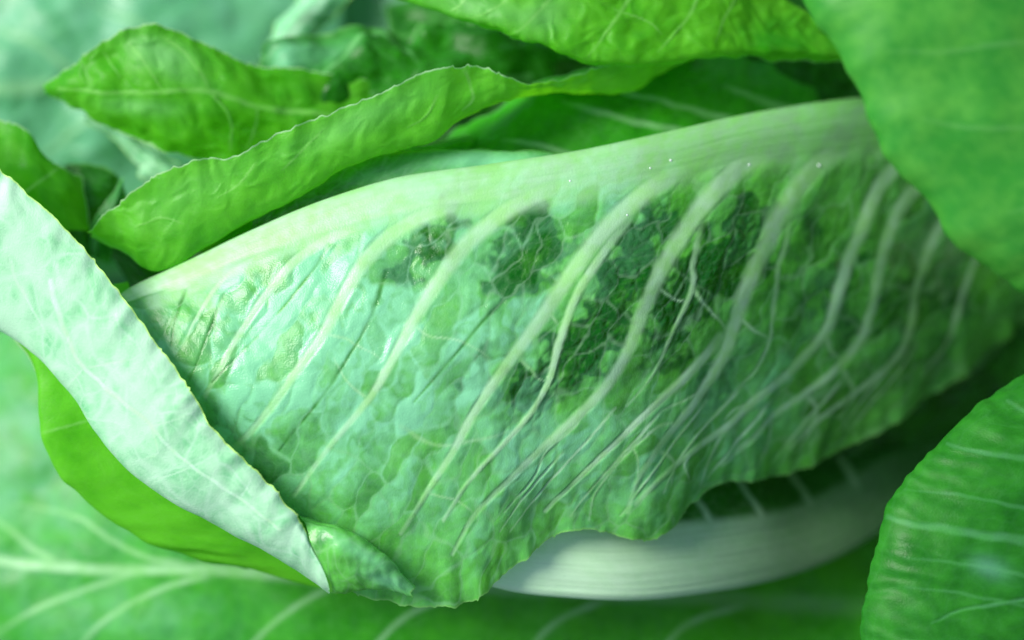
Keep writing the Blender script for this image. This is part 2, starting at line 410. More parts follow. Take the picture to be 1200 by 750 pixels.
# ------------------------------------------------------------------ soil
def build_soil():
    n = 240; half = 6.0
    g = np.linspace(-1, 1, n); g = np.sign(g) * (np.abs(g) ** 2.6) * half
    Xg, Yg = np.meshgrid(g, g, indexing='ij')
    Z = 0.010 * fbm(Xg / 0.05, Yg / 0.05, 3, 3) + 0.02 * fbm(Xg / 0.4, Yg / 0.4, 5, 2) - 0.008
    v = np.stack([Xg, Yg, Z], -1).reshape(-1, 3); idx = np.arange(n * n).reshape(n, n)
    q = np.stack([idx[:-1, :-1], idx[1:, :-1], idx[1:, 1:], idx[:-1, 1:]], -1).reshape(-1, 4)
    me = bpy.data.meshes.new("ground"); me.from_pydata(v.tolist(), [], q.tolist()); me.update()
    for p in me.polygons: p.use_smooth = True
    me.materials.append(SOILM); o = bpy.data.objects.new("ground", me); COL.objects.link(o)
    o['kind'] = 'structure'; o['label'] = 'dark damp garden soil under the lettuces'
build_soil()

def rooted(px, py, z=None):
    """point on the soil under a picture position"""
    a = np.array([(px - 600) * PX / DIST, (375 - py) * PX / DIST, -1.0]); o = np.array([0, 0, DIST])
    t = (SOIL - UPL @ o) / (UPL @ a)
    return world(o + a * t)
#---LEAVES---
# ================================================================== the head in focus
head = plant('romaine lettuce with pale ribbed leaf wrapped round its heart and white leaf folded over', rooted(1379, 330))
stem(head, world([0.185, 0.012, -0.045]), 0.022)

def rib_rows(rows, cols):
    """rows of (ridge xy, margin xy, ridge depth); cols of (fraction from ridge to margin, depth above the ridge, sideways bow)"""
    out = []
    for (mx, my), (ex, ey), zr in rows:
        r = []
        for c in cols:
            t, dz = c[:2]; bow = c[2] if len(c) > 2 else 0
            r.append((mx + (ex - mx) * t + bow, my + (ey - my) * t, zr + dz))
        out.append(r)
    return out

main_rows = rib_rows([
    ((1330, 190), (1310, 330), -11.4), ((1230, 140), (1215, 372), -9.8), ((1140, 116), (1130, 440), -8.0), ((1060, 115), (1030, 508), -6.0),
    ((980, 121), (915, 560), -4.1), ((880, 137), (838, 572), -2.5), ((780, 160), (765, 634), -1.2), ((680, 182), (676, 622), -0.45),
    ((570, 199), (606, 664), -0.1), ((470, 214), (552, 708), 0.0), ((370, 245), (480, 712), -0.1), ((290, 280), (405, 690), -0.3),
    ((220, 314), (325, 632), -0.6), ((165, 339), (235, 550), -0.9), ((140, 355), (160, 450), -1.3)],
    [(0.06, -2.6), (0.03, -0.9), (0.0, 0.0), (0.07, 0.75), (0.2, 1.25), (0.42, 1.65), (0.66, 1.3), (0.86, 0.8), (1.0, 0.35)])

MV = [  # midrib, then laterals traced on the leaf: points, half width at start and end
    ([(1330, 225), (1230, 178), (1140, 155), (1050, 155), (960, 166), (860, 182), (760, 202), (660, 222), (560, 236), (460, 250), (370, 276), (290, 307), (225, 335), (178, 355)], 50, 13, 'midrib', 0.0, (0.2, .6)),
    ([(1010, 165), (960, 190), (922, 238), (897, 290), (874, 340), (858, 385), (848, 415), (825, 455), (798, 492), (768, 528), (748, 562), (735, 600)], 17, 3.6, 'vein', .07, .78),
    ([(925, 175), (868, 195), (822, 242), (786, 298), (760, 350), (738, 405), (708, 455), (655, 508), (603, 555), (558, 600), (530, 650)], 18, 3.2, 'vein', .055, .78),
    ([(840, 185), (770, 215), (712, 266), (668, 322), (626, 385), (590, 432), (560, 476), (530, 530), (500, 578), (470, 625)], 18, 3.4, 'vein', .055, .78),
    ([(700, 205), (615, 235), (552, 280), (514, 328), (482, 380), (458, 425), (432, 468), (385, 525), (345, 580)], 17, 3.2, 'vein', .05, .78),
    ([(575, 230), (490, 255), (440, 292), (407, 338), (380, 390), (350, 432), (312, 485), (275, 525)], 15, 5, 'vein', .045, .78),
    ([(440, 258), (365, 290), (322, 332), (292, 372), (264, 420), (240, 465)], 10, 3.4, 'vein', .05, .8),
    ([(330, 290), (272, 318), (240, 356), (215, 405)], 6, 2.6, 'vein', .05, .7),
    ([(1085, 165), (1035, 210), (1004, 280), (982, 340), (966, 390), (930, 432), (880, 472), (848, 503), (812, 528), (775, 560), (745, 590)], 12, 3.6, 'vein', .08, .85),
    ([(1135, 170), (1068, 225), (1034, 296), (1021, 355), (1010, 395), (985, 428), (945, 460), (905, 488), (878, 514), (845, 545)], 11, 3.4, 'vein', .08, .78),
    ([(1185, 180), (1110, 255), (1078, 325), (1068, 380), (1050, 420), (1010, 455), (960, 490), (925, 525)], 9, 3, 'vein', .08, .8),
    ([(1235, 190), (1155, 285), (1127, 350), (1110, 400), (1080, 440)], 7, 3, 'vein', .08, .7),
    # forks and thin laterals
    ([(843, 395), (815, 430), (778, 466), (738, 502), (690, 548), (640, 600)], 8, 3.4, 'vein', 0.12, 1.0),
    ([(735, 258), (704, 300), (676, 345), (660, 390), (650, 425), (643, 450), (620, 488), (582, 528), (548, 565), (520, 610)], 8, 3, 'vein', 0.12, .9),
    ([(925, 262), (912, 320), (905, 370), (900, 400), (880, 440), (850, 470)], 5, 2, 'vein', 0.10, 0.6),
    ([(822, 262), (814, 305), (812, 340), (790, 390), (765, 440), (735, 475)], 6, 2, 'vein', 0.10, 0.6),
    ([(965, 385), (973, 410), (990, 425)], 4, 2, 'vein', 0.10, 0.6),
    ([(943, 462), (956, 480), (948, 505), (935, 530)], 4, 1.6, 'vein', 0.10, 0.6),
    ([(770, 528), (790, 540), (786, 570)], 4, 1.6, 'vein', 0.10, 0.6),
    ([(985, 428), (1000, 460), (985, 490)], 4, 1.6, 'vein', 0.10, 0.6),
    ([(470, 500), (510, 522), (560, 515), (600, 505)], 4, 2, 'vein', 0.06, 0.4),
    ([(866, 372), (880, 385), (902, 398)], 3, 1.6, 'vein', .08, .6), ([(812, 340), (828, 360), (850, 385)], 4, 2, 'vein', .08, .7), ([(770, 335), (792, 350), (808, 352)], 3, 1.6, 'vein', .08, .6),
    ([(640, 365), (655, 380)], 3, 2, 'vein', .08, .6), ([(690, 470), (672, 500), (640, 530), (625, 560), (590, 600)], 3, 1.6, 'vein', .08, .6), ([(610, 420), (628, 440), (645, 450)], 3, 1.6, 'vein', .08, .5),
    ([(795, 495), (770, 500), (735, 530), (700, 575), (690, 610)], 3, 1.6, 'vein', .08, .6), ([(848, 503), (830, 545), (822, 570)], 3, 1.4, 'vein', .08, .6), ([(905, 488), (900, 520), (885, 550)], 3, 1.4, 'vein', .08, .6),
    ([(432, 468), (410, 450), (392, 420)], 2.4, 1.4, 'vein', .06, .5),
    ([(500, 578), (530, 585), (556, 600)], 2.4, 1.4, 'vein', .06, .5), ([(482, 380), (505, 395), (540, 400), (575, 420)], 2.4, 1.4, 'vein', .06, .5), ([(380, 390), (410, 400), (445, 420)], 2.2, 1.4, 'vein', .06, .5),
    ([(872, 452), (836, 490), (802, 530), (776, 578)], 2.6, 1.5, 'vein', .09, .8), ([(905, 468), (868, 510), (842, 545), (830, 562)], 2.6, 1.5, 'vein', .09, .8), ([(828, 470), (794, 515), (760, 560), (728, 604)], 2.6, 1.5, 'vein', .09, .8),
    ([(775, 482), (738, 522), (700, 565), (668, 606)], 2.6, 1.5, 'vein', .09, .75), ([(720, 478), (680, 525), (640, 570), (598, 622)], 2.4, 1.4, 'vein', .09, .7), ([(990, 440), (960, 475), (930, 510), (905, 545)], 2.6, 1.5, 'vein', .09, .75),
    ([(660, 530), (620, 575), (585, 622)], 2.2, 1.4, 'vein', .08, .6), ([(1045, 430), (1010, 470), (985, 505)], 2.6, 1.5, 'vein', .09, .7), ([(1075, 400), (1050, 440), (1020, 475), (1000, 500)], 2.4, 1.4, 'vein', .09, .6),
    ([(825, 456), (800, 470), (775, 482)], 2.2, 1.6, 'vein', .08, .7), ([(880, 472), (860, 480), (848, 492)], 2, 1.5, 'vein', .08, .7), ([(812, 528), (802, 545), (808, 566)], 2, 1.3, 'vein', .08, .7), ([(738, 522), (748, 545), (745, 565)], 2, 1.3, 'vein', .08, .6),
    # dark creases
    ([(386, 286), (362, 322), (330, 362), (300, 395), (275, 420), (248, 448)], 1.5, 1.0, 'groove'),
    ([(452, 318), (440, 360), (418, 402), (385, 455), (345, 505), (325, 530)], 1.6, 1.0, 'groove'),
    ([(217, 338), (207, 370), (200, 405)], 1.4, 0.9, 'groove'),
    ([(262, 345), (240, 400), (222, 445)], 1.3, 0.9, 'groove'),
    ([(600, 345), (570, 372), (545, 402), (512, 440), (484, 472)], 1.5, 1.0, 'groove'),
]
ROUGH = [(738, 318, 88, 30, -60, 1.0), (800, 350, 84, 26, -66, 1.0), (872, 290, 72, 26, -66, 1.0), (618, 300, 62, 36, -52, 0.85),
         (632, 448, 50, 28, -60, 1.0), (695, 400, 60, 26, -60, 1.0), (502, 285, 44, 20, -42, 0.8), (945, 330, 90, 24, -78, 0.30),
         (995, 350, 80, 16, -80, .32), (840, 440, 30, 18, -60, .4), (1090, 320, 120, 50, -80, 0.35), (560, 440, 40, 14, -60, 0.5)]  # broad right-hand entry paints in shade at the leaf's receding end
def rough_bumps(X, Y, A, B, calm, sd_):
    f = 0 * X
    for (cx, cy_, rx, ry, ang, val) in ROUGH[:7] + ROUGH[9:10]:
        c, s = math.cos(R(ang)), math.sin(R(ang)); dx, dy = X - cx, Y - cy_
        f = f + val * np.exp(-(((dx * c + dy * s) / rx) ** 2 + ((dy * c - dx * s) / ry) ** 2))
    f = np.clip(f, 0, 1)
    cc = sstep(0, .7, cells((A + 6 * fbm(A / 14, B / 14, sd_ + 61, 2)) / 15, (B + 6 * fbm(A / 14, B / 14, sd_ + 62, 2)) / 15, sd_ + 60))
    low = sstep(430, 560, Y)
    fold = np.sin((X * 0.55 + Y * 0.83) / 21 + 3 * fbm(X / 90, Y / 90, sd_ + 3, 2))
    return calm * (f * (1.5 * cc - 2.0) + low * 0.8 * fold)
leaf(head, main_rows, 760, 400, MAT['main'], veins=MV, margins=('v1',), jag=2.6, ruffle=15, rfreq=0.018, bump=(5.5, 85.0), puff=(0, 58.0), vh=.085, vs_=.85, netpx=20, no_bloom_sheen=ROUGH, streak=True, ribv=(.49, .345, .22, 1.0), pillow=(0.65, 27, 60), boct=4,
     tone=0.74, tones=[(a, b, c, d, e, -1.55 * f) for a, b, c, d, e, f in ROUGH] + [(320, 540, 90, 40, 40, -0.35), (520, 660, 80, 40, 0, 0.1)],  # dark blob by the fold's margin paints in its shadow
     bloom_sheen=0.10, bloom_sheens=[(330, 380, 190, 120, -30, 0.75), (470, 450, 150, 100, -30, 0.6), (560, 260, 150, 50, -20, .4), (620, 380, 60, 26, -60, .3),  # pale blobs: waxy bloom with the sky's cyan sheen painted in
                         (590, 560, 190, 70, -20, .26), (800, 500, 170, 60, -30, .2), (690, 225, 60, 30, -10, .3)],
     bloom_sheen_var=0.45, rimw=3.5, extra=rough_bumps, flip=False,
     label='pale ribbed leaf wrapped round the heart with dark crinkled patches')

# white leaf folded over the tip
frows = []
for (ax, ay), (bx, by), z in [((-190, 250), (-120, 90), -.2), ((-100, 330), (-45, 160), .1), ((-20, 376), (22, 214), .4), ((42, 416), (95, 284), .7), ((84, 466), (158, 363), 1.0), ((130, 528), (214, 440), 1.3),
                              ((190, 580), (258, 508), 1.5), ((250, 614), (306, 553), 1.5), ((310, 645), (347, 600), 1.5), ((352, 671), (362, 628), 1.4), ((386, 695), (390, 684), 1.3)]:
    dx, dy = bx - ax, by - ay
    frows.append([(ax + dx * .35, ay + dy * .35, z - 3.4), (ax + dx * .06, ay + dy * .06, z - 1.6), (ax, ay, z - .75), (ax + dx * .18, ay + dy * .18, z - .2), (ax + dx * .5, ay + dy * .5, z + .15), (ax + dx * .8, ay + dy * .8, z + .3), (bx, by, z + .2)])
leaf(head, frows, 420, 170, MAT['frost'], margins=('v1',), jag=2.2, ruffle=8, rfreq=0.03, bump=(4.0, 110.0), puff=(0.8, 60.0), tone=0.55, netpx=44, boct=3,
     tones=[(235, 590, 36, 12, 25, -.8), (70, 395, 40, 16, 70, -.5), (180, 545, 30, 10, 30, -.5), (290, 590, 40, 10, 30, -.4), (140, 440, 60, 14, 60, -.25)],
     veins=[([(60, 330), (75, 385), (98, 432), (150, 475), (178, 500), (215, 540), (280, 585), (330, 620)], 4.5, 2.2, 'midrib', .12, .6),
            ([(97, 432), (85, 445), (76, 456)], 1.8, 1.2), ([(98, 432), (130, 425), (158, 420)], 1.8, 1),
            ([(178, 500), (210, 490), (232, 480)], 1.6, 1), ([(178, 500), (185, 530), (160, 540)], 1.6, 1),
            ([(10, 300), (25, 340), (60, 400)], 3, 1.6), ([(225, 548), (190, 560), (178, 568)], 1.6, 1), ([(280, 585), (290, 570), (296, 556)], 1.6, 1)],
     bloom_sheen=0.55, bloom_sheen_var=0.8, rimw=3.0, flip=False, label='frosty white leaf folded over with toothed yellow margin')

# little curl at the folded leaf's end
leaf(head, [[(346, 604, .4), (352, 606, 1.0), (358, 614, 1.5), (364, 636, 1.7), (376, 660, 1.75), (386, 690, 1.7), (384, 692, 1.2)],
            [(372, 612, .4), (378, 612, 1.0), (384, 618, 1.7), (382, 636, 1.9), (388, 662, 1.8), (396, 695, 1.5), (394, 694, 1.0)],
            [(396, 618, .4), (402, 618, 1.0), (410, 625, 1.75), (406, 645, 2.0), (406, 668, 1.8), (412, 693, 1.4), (410, 691, .9)],
            [(424, 634, .4), (430, 634, 1.0), (436, 641, 1.7), (428, 655, 1.9), (426, 673, 1.7), (432, 690, 1.3), (430, 689, .9)],
            [(446, 652, .4), (452, 652, .9), (458, 657, 1.5), (452, 667, 1.7), (450, 679, 1.5), (458, 692, 1.2), (456, 691, .9)],
            [(476, 684, .3), (482, 684, .8), (488, 690, 1.1), (485, 693, 1.2), (483, 696, 1.15), (486, 700, 1.05), (484, 699, .8)]],
     150, 120, MAT['main'], margins=('v0', 'v1', 'u1'), jag=1.6, ruffle=3, bump=(3, 24), tone=1.0, bloom_sheen=.1, bloom_sheens=[(425, 650, 50, 10, 30, .5), (455, 682, 34, 8, 20, .6)],  # pale blobs paint the cyan highlight along the curl
     tones=[(372, 640, 8, 24, 20, -.5)], rimw=2.5, flip=False, label='small curled lobe with pale cyan sheen and yellow rim')

# green leaf behind the fold
leaf(head, [[(150, 330, -1.6), (70, 345, -1.0), (22, 360, -.9), (-10, 372, -1.4)], [(170, 395, -1.4), (95, 405, -.8), (44, 420, -.7), (37, 426, -1.2)],
            [(190, 450, -1.3), (110, 465, -.7), (52, 488, -.6), (47, 492, -1.1)],
            [(220, 505, -1.3), (140, 525, -.8), (72, 548, -.7), (66, 550, -1.2)], [(270, 545, -1.4), (190, 575, -.9), (115, 592, -.9), (110, 596, -1.4)],
            [(330, 580, -1.6), (245, 615, -1.1), (168, 628, -1.1), (160, 630, -1.6)], [(400, 610, -1.9), (310, 645, -1.4), (230, 652, -1.4), (225, 654, -1.9)],
            [(470, 650, -2.2), (390, 690, -1.8), (300, 668, -1.9), (290, 668, -2.2)]],
     240, 120, MAT['bright'], margins=('v1',), jag=1.6, ruffle=8, rfreq=.015, bump=(4, 60), tone=.95, rimw=6, flip=True,
     veins=[([(48, 508), (75, 500), (110, 490), (150, 470)], 2.6, 1.6), ([(150, 380), (150, 450), (200, 530), (280, 590), (380, 640)], 5, 3, 'midrib')],
     label='bright green leaf shaded under the white fold')

# leaf with the thick white rib below
wrows = []
for (sx, sy), wd, z in [((1330, 440), 60, -11.5), ((1230, 490), 66, -10.8), ((1140, 560), 72, -9.8), ((1055, 612), 78, -8.0), ((985, 655), 82, -6.0), ((910, 683), 86, -4.0), ((830, 699), 92, -2.4), ((750, 708), 96, -1.3),
                        ((670, 706), 96, -.8), ((590, 697), 90, -.7), ((510, 670), 70, -1.3), ((430, 625), 50, -2.0)]:
    nx, ny = (-0.25, -0.97) if sx < 950 else (-0.55, -0.83)
    wrows.append([(sx + nx * wd * k, sy + ny * wd * k, z + dz) for k, dz in ((.35, -2.2), (.05, -1.0), (0, 0), (.22, .32), (.6, .35), (1.0, .05), (1.4, -.5), (2.1, -.9), (3.0, -1.2))])
leaf(head, wrows, 320, 170, MAT['rib'], margins=(), bump=(2, 110), puff=(0, 40), tone=.5, ribv=(.60, .63, -.5, 1.5),  # rib's pale colour fades out at the right as painted shade
     veins=[([(1320, 385), (1215, 420), (1120, 485), (1030, 562), (960, 612), (890, 645), (820, 664), (745, 676), (668, 678), (592, 671), (515, 648), (440, 610)], 20, 20, 'midrib', .0, 0.0)] +
           [([(x, y), (x - 22, y - 34), (x - 50, y - 75), (x - 90, y - 120)], 6, 3) for x, y in ((1010, 575), (955, 598), (900, 615), (845, 628), (790, 640), (735, 645))],
     label='leaf with thick white rib below the wrapped leaf')

# wide leaf spread beneath everything
leaf(head, [[(1330, 500, -12.6), (1320, 640, -11), (1310, 800, -8.6), (1300, 930, -8.4)], [(1090, 480, -11.2), (1080, 630, -9.4), (1070, 790, -7.6), (1060, 950, -7.0)],
            [(850, 450, -8.2), (850, 610, -7.0), (840, 790, -5.8), (830, 980, -6.2)],
            [(600, 430, -5.6), (600, 600, -4.9), (590, 780, -5.0), (580, 990, -6.0)], [(380, 380, -6.2), (370, 580, -5.2), (350, 780, -5.2), (330, 980, -6.4)],
            [(200, 350, -7.2), (180, 560, -6.0), (150, 760, -5.8), (120, 940, -7.0)], [(60, 360, -8.6), (30, 560, -7.2), (-10, 740, -7.0), (-40, 880, -8.2)],
            [(-90, 420, -10.0), (-110, 560, -9.0), (-130, 690, -8.8), (-150, 800, -9.6)]],
     420, 260, MAT['spread'], margins=('v0', 'v1', 'u1'), jag=4, ruffle=30, rfreq=.012, bump=(14, 140), puff=(4, 90), tone=.36, vs_=.7,
     veins=[([(1300, 730), (1080, 715), (850, 702), (620, 690), (400, 678), (250, 667), (150, 668), (60, 664), (-20, 655)], 16, 7, 'midrib', .12, (.0, 1.0)),
            ([(235, 664), (180, 655), (130, 632), (85, 605), (20, 590)], 6.5, 3), ([(70, 664), (40, 645), (0, 612), (-50, 580)], 5.5, 3),
            ([(255, 672), (190, 690), (130, 722), (80, 770)], 5.5, 3), ([(400, 682), (340, 715), (290, 760), (250, 800)], 5.5, 3), ([(170, 668), (100, 690), (40, 715), (-10, 745)], 5.5, 3),
            ([(560, 690), (480, 720), (430, 770), (400, 820)], 5.5, 3), ([(720, 700), (650, 730), (610, 780), (590, 830)], 5.5, 3), ([(880, 706), (800, 735), (760, 790)], 5.5, 3),
            ([(430, 678), (340, 640), (260, 600), (200, 540), (130, 500), (60, 480)], 5.5, 3), ([(600, 690), (500, 640), (420, 580), (360, 520)], 5.5, 3)],
     bloom_sheen=.0, bloom_sheens=[(0, 520, 200, 170, 0, .35), (150, 730, 150, 40, 0, .15)], bloom_sheen_var=.6, rimw=4, flip=True, label='wide green leaf spread beneath with branching pale veins')  # bluish blob at the left end paints in the sky's reflection

# bright curled leaf over the top-left
crows = []
for (ux, uy), (lx, ly), z in [((100, 272), (108, 276), -1.6), ((128, 243), (150, 300), -1.2), ((180, 204), (190, 318), -.8), ((232, 183), (250, 285), -.5), ((268, 182), (290, 258), -.4), ((330, 152), (345, 234), -.3),
                              ((400, 124), (400, 200), -.3), ((450, 104), (450, 180), -.4), ((505, 80), (505, 165), -.6), ((555, 75), (548, 138), -.8), ((590, 84), (590, 118), -1.1), ((622, 98), (620, 111), -1.5), ((655, 92), (655, 108), -1.9),
                              ((700, 76), (698, 110), -2.4), ((748, 62), (742, 107), -2.9), ((800, 44), (772, 90), -3.3), ((850, 30), (815, 66), -3.8)]:
    dx, dy = lx - ux, ly - uy
    crows.append([(ux, uy, z + .62), (ux + dx * .3, uy + dy * .3, z + .5), (ux + dx * .62, uy + dy * .62, z + .42), (ux + dx * .9, uy + dy * .9, z + .2), (lx, ly, z - .15), (lx - dx * .10, ly - dy * .10, z - .8), (lx - dx * .4, ly - dy * .4, z - 2.2)])
leaf(head, crows, 380, 150, MAT['bright'], margins=('v0',), jag=2.8, ruffle=9, rfreq=.028, bump=(6, 60), puff=(2.5, 34), tone=.75, bloom_sheen=.05,
     bloom_sheens=[(420, 140, 90, 18, -25, .4), (220, 225, 70, 25, -30, .2)], rimw=3.0, flip=False,
     veins=[([(545, 80), (553, 100), (556, 118), (545, 130)], 3, 2), ([(512, 112), (500, 135), (478, 150)], 2.4, 1.4), ([(160, 265), (190, 255), (215, 262)], 2, 1.2), ([(380, 150), (350, 180), (330, 200)], 2, 1.2),
            ([(300, 190), (280, 215), (255, 232)], 2, 1.2)],
     tones=[(200, 290, 60, 18, -20, -.3)], label='bright yellow-green leaf rolled along its wavy upper margin')
# dark leaves layered behind the wrapped leaf
leaf(head, [[(1130, 20, -9.6), (1140, 90, -9.4), (1140, 170, -9.6), (1130, 260, -10)], [(1000, 40, -7.0), (1000, 100, -6.4), (1000, 160, -6.6), (1000, 240, -7.2)], [(880, 60, -5.4), (880, 110, -4.7), (880, 170, -4.5), (880, 250, -5.0)],
            [(760, 62, -4.4), (755, 115, -3.5), (750, 180, -3.1), (745, 250, -3.6)], [(640, 95, -4.2), (630, 135, -3.4), (615, 190, -3.0), (600, 250, -3.5)], [(540, 150, -4.2), (520, 168, -3.6), (500, 200, -3.3), (480, 240, -3.7)]],
     300, 150, MAT['spread'], margins=('v0', 'u1'), jag=2, ruffle=6, bump=(6, 60), puff=(3, 50), tone=.35, vs_=.6, rimw=3, flip=True,
     veins=[([(660, 118), (710, 135), (790, 152), (850, 165)], 4, 6), ([(760, 112), (820, 130), (880, 145), (930, 160)], 4, 6), ([(850, 102), (900, 120), (950, 135)], 4, 6), ([(700, 100), (780, 118), (840, 138)], 3, 5), ([(590, 165), (640, 172), (700, 190)], 3, 5)],
     label='dark ribbed leaf tucked behind the thick midrib')
leaf(head, [[(900, 195, -2.3), (890, 185, -1.9), (880, 230, -1.7), (870, 290, -2.1)], [(760, 195, -1.9), (750, 190, -1.5), (740, 230, -1.3), (730, 290, -1.9)], [(650, 178, -1.7), (645, 183, -1.3), (630, 220, -1.1), (620, 280, -1.7)],
            [(560, 174, -1.7), (550, 180, -1.2), (530, 220, -1.0), (520, 280, -1.6)], [(460, 178, -1.7), (455, 186, -1.2), (440, 225, -1.0), (430, 280, -1.6)], [(380, 195, -1.9), (375, 204, -1.3), (360, 240, -1.1), (350, 290, -1.7)], [(310, 235, -2.1), (305, 242, -1.5), (295, 265, -1.3), (290, 300, -1.7)]],
     300, 110, MAT['main'], margins=('v0',), jag=1.5, ruffle=4, bump=(5, 60), tone=.5, rimw=3, flip=True, bloom_sheens=[(570, 190, 75, 14, 0, .8), (450, 205, 50, 10, -10, .3)],
     veins=[([(900, 215), (760, 210), (650, 203), (560, 203), (470, 212), (400, 232)], 13, 6, 'midrib', .1, .35)], label='inner leaf edge showing a bluish strip above the midrib')
leaf(head, [[(560, 160, -3.6), (555, 168, -3.0), (540, 190, -2.9), (530, 240, -3.4)], [(470, 170, -3.4), (460, 178, -2.8), (450, 200, -2.7), (440, 250, -3.2)], [(390, 190, -3.3), (380, 198, -2.7), (370, 225, -2.6), (360, 270, -3.1)],
            [(320, 225, -3.4), (312, 232, -2.8), (300, 255, -2.7), (290, 290, -3.2)], [(250, 262, -3.6), (245, 268, -3.0), (240, 285, -2.9), (230, 310, -3.4)]],
     200, 90, MAT['bright'], margins=('v0',), jag=1.5, ruffle=4, bump=(5, 60), tone=.25, rimw=3, flip=True, label='green leaf edge in the shade under the rolled leaf')
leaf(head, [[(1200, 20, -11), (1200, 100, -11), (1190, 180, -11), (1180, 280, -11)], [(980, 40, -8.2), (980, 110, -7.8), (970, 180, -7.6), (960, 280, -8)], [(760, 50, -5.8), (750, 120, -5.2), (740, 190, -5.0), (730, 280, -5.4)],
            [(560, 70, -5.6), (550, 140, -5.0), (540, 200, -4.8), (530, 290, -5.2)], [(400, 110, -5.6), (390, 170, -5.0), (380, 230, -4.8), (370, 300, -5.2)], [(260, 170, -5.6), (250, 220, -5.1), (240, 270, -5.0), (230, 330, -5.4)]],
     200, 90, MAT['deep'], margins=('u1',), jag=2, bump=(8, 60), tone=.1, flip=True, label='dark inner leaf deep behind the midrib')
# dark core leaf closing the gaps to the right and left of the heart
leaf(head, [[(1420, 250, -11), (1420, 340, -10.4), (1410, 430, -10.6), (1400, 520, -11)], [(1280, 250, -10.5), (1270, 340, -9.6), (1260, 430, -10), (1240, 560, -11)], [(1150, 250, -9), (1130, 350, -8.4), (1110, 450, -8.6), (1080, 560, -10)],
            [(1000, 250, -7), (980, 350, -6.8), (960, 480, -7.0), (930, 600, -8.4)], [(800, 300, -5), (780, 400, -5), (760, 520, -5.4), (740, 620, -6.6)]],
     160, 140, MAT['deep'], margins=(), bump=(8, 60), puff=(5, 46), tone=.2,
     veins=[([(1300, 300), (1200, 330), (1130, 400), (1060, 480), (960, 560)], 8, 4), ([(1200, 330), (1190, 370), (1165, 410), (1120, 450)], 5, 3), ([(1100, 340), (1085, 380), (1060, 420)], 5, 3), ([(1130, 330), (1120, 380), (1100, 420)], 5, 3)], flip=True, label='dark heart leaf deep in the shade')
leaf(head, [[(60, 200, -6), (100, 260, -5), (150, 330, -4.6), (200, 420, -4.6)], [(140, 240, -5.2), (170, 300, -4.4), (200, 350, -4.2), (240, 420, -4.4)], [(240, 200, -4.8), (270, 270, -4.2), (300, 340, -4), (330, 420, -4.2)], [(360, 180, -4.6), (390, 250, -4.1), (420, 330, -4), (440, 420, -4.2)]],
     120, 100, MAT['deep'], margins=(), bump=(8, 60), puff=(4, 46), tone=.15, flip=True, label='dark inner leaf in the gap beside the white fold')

# ================================================================== lettuce behind
back = plant('lettuce behind with a pointed leaf tip and a bright overhanging leaf', rooted(1120, -330))
stem(back, np.array(rooted(1120, -330)) * 0 + world([0.13, 0.135, -0.09]), 0.02)
# pointed leaf
leaf(back, [[(50, 100, -3.95), (50, 101, -4.0), (51, 102, -4.0), (52, 103, -4.1), (54, 104, -4.2)], [(88, 72, -2.87), (84, 88, -2.88), (82, 102, -2.8), (84, 116, -2.95), (92, 132, -3.33)], [(130, 40, -2.52), (126, 70, -2.52), (126, 100, -2.4), (130, 130, -2.6), (140, 158, -3.04)], [(182, 26, -2.36), (182, 65, -2.36), (184, 105, -2.2), (188, 145, -2.45), (194, 180, -2.95)], [(240, 48, -2.56), (244, 85, -2.56), (246, 120, -2.4), (250, 155, -2.65), (254, 195, -3.15)], [(300, 74, -3.1), (306, 100, -3.12), (310, 130, -3.0), (314, 165, -3.2), (318, 210, -3.64)], [(350, 78, -3.5), (356, 105, -3.52), (362, 140, -3.4), (368, 180, -3.6), (370, 220, -4.04)], [(440, 92, -4.1), (440, 115, -4.12), (444, 150, -4.0), (448, 190, -4.2), (450, 230, -4.64)]],
     320, 190, MAT['bright'], margins=('v0', 'v1'), jag=2.2, ruffle=12, rfreq=.02, bump=(9, 50), puff=(4, 40), tone=.45, rimw=3, flip=False,
     veins=[([(70, 105), (130, 108), (185, 108), (245, 105), (300, 125), (345, 130), (420, 140)], 3, 5, 'midrib'), ([(190, 40), (215, 60), (235, 85), (246, 105)], 2.2, 3), ([(246, 105), (262, 125), (272, 150), (270, 175)], 2.6, 2), ([(150, 50), (170, 75), (190, 105)], 2, 2.4),
            ([(120, 60), (140, 90)], 1.6, 1.6), ([(300, 122), (300, 150), (290, 175)], 2, 1.6)],
     bloom_sheens=[(190, 62, 40, 16, 20, .8), (165, 125, 46, 10, 5, .5), (200, 85, 50, 10, 20, .3)], label='pointed leaf with a fine toothed tip')
# glossy dark leaf to its right
leaf(back, [[(300, 78, -4.6), (310, 90, -4.1), (320, 120, -3.9), (330, 180, -4.2)], [(330, 48, -4.8), (345, 70, -4.0), (355, 110, -3.8), (360, 180, -4.2)], [(400, 32, -5.0), (410, 60, -4.2), (415, 105, -3.9), (420, 170, -4.4)], [(470, 34, -5.2), (475, 60, -4.5), (480, 100, -4.2), (480, 150, -4.7)],
            [(540, 18, -5.6), (550, 45, -4.9), (556, 80, -4.6), (560, 130, -5)], [(630, 20, -6.2), (640, 50, -5.5), (645, 80, -5.3), (650, 120, -5.6)], [(760, 10, -7), (770, 50, -6.5), (775, 90, -6.3), (780, 140, -6.6)]],
     280, 150, MAT['deep'], margins=('v0', 'u0'), jag=3, ruffle=20, rfreq=.02, bump=(22, 70), puff=(10, 60), tone=.62, rimw=3, flip=True,
     veins=[([(300, 95), (340, 98), (370, 90), (430, 45), (460, 40)], 3, 4), ([(440, 38), (470, 52), (490, 75)], 3, 3), ([(340, 98), (338, 130), (345, 160)], 3, 2), ([(330, 150), (420, 120), (500, 105), (620, 90)], 4, 6, 'midrib')],
     bloom_sheens=[(360, 62, 50, 14, -10, .6), (330, 75, 20, 20, 0, .7)], label='glossy dark blistered leaf behind the pointed one')
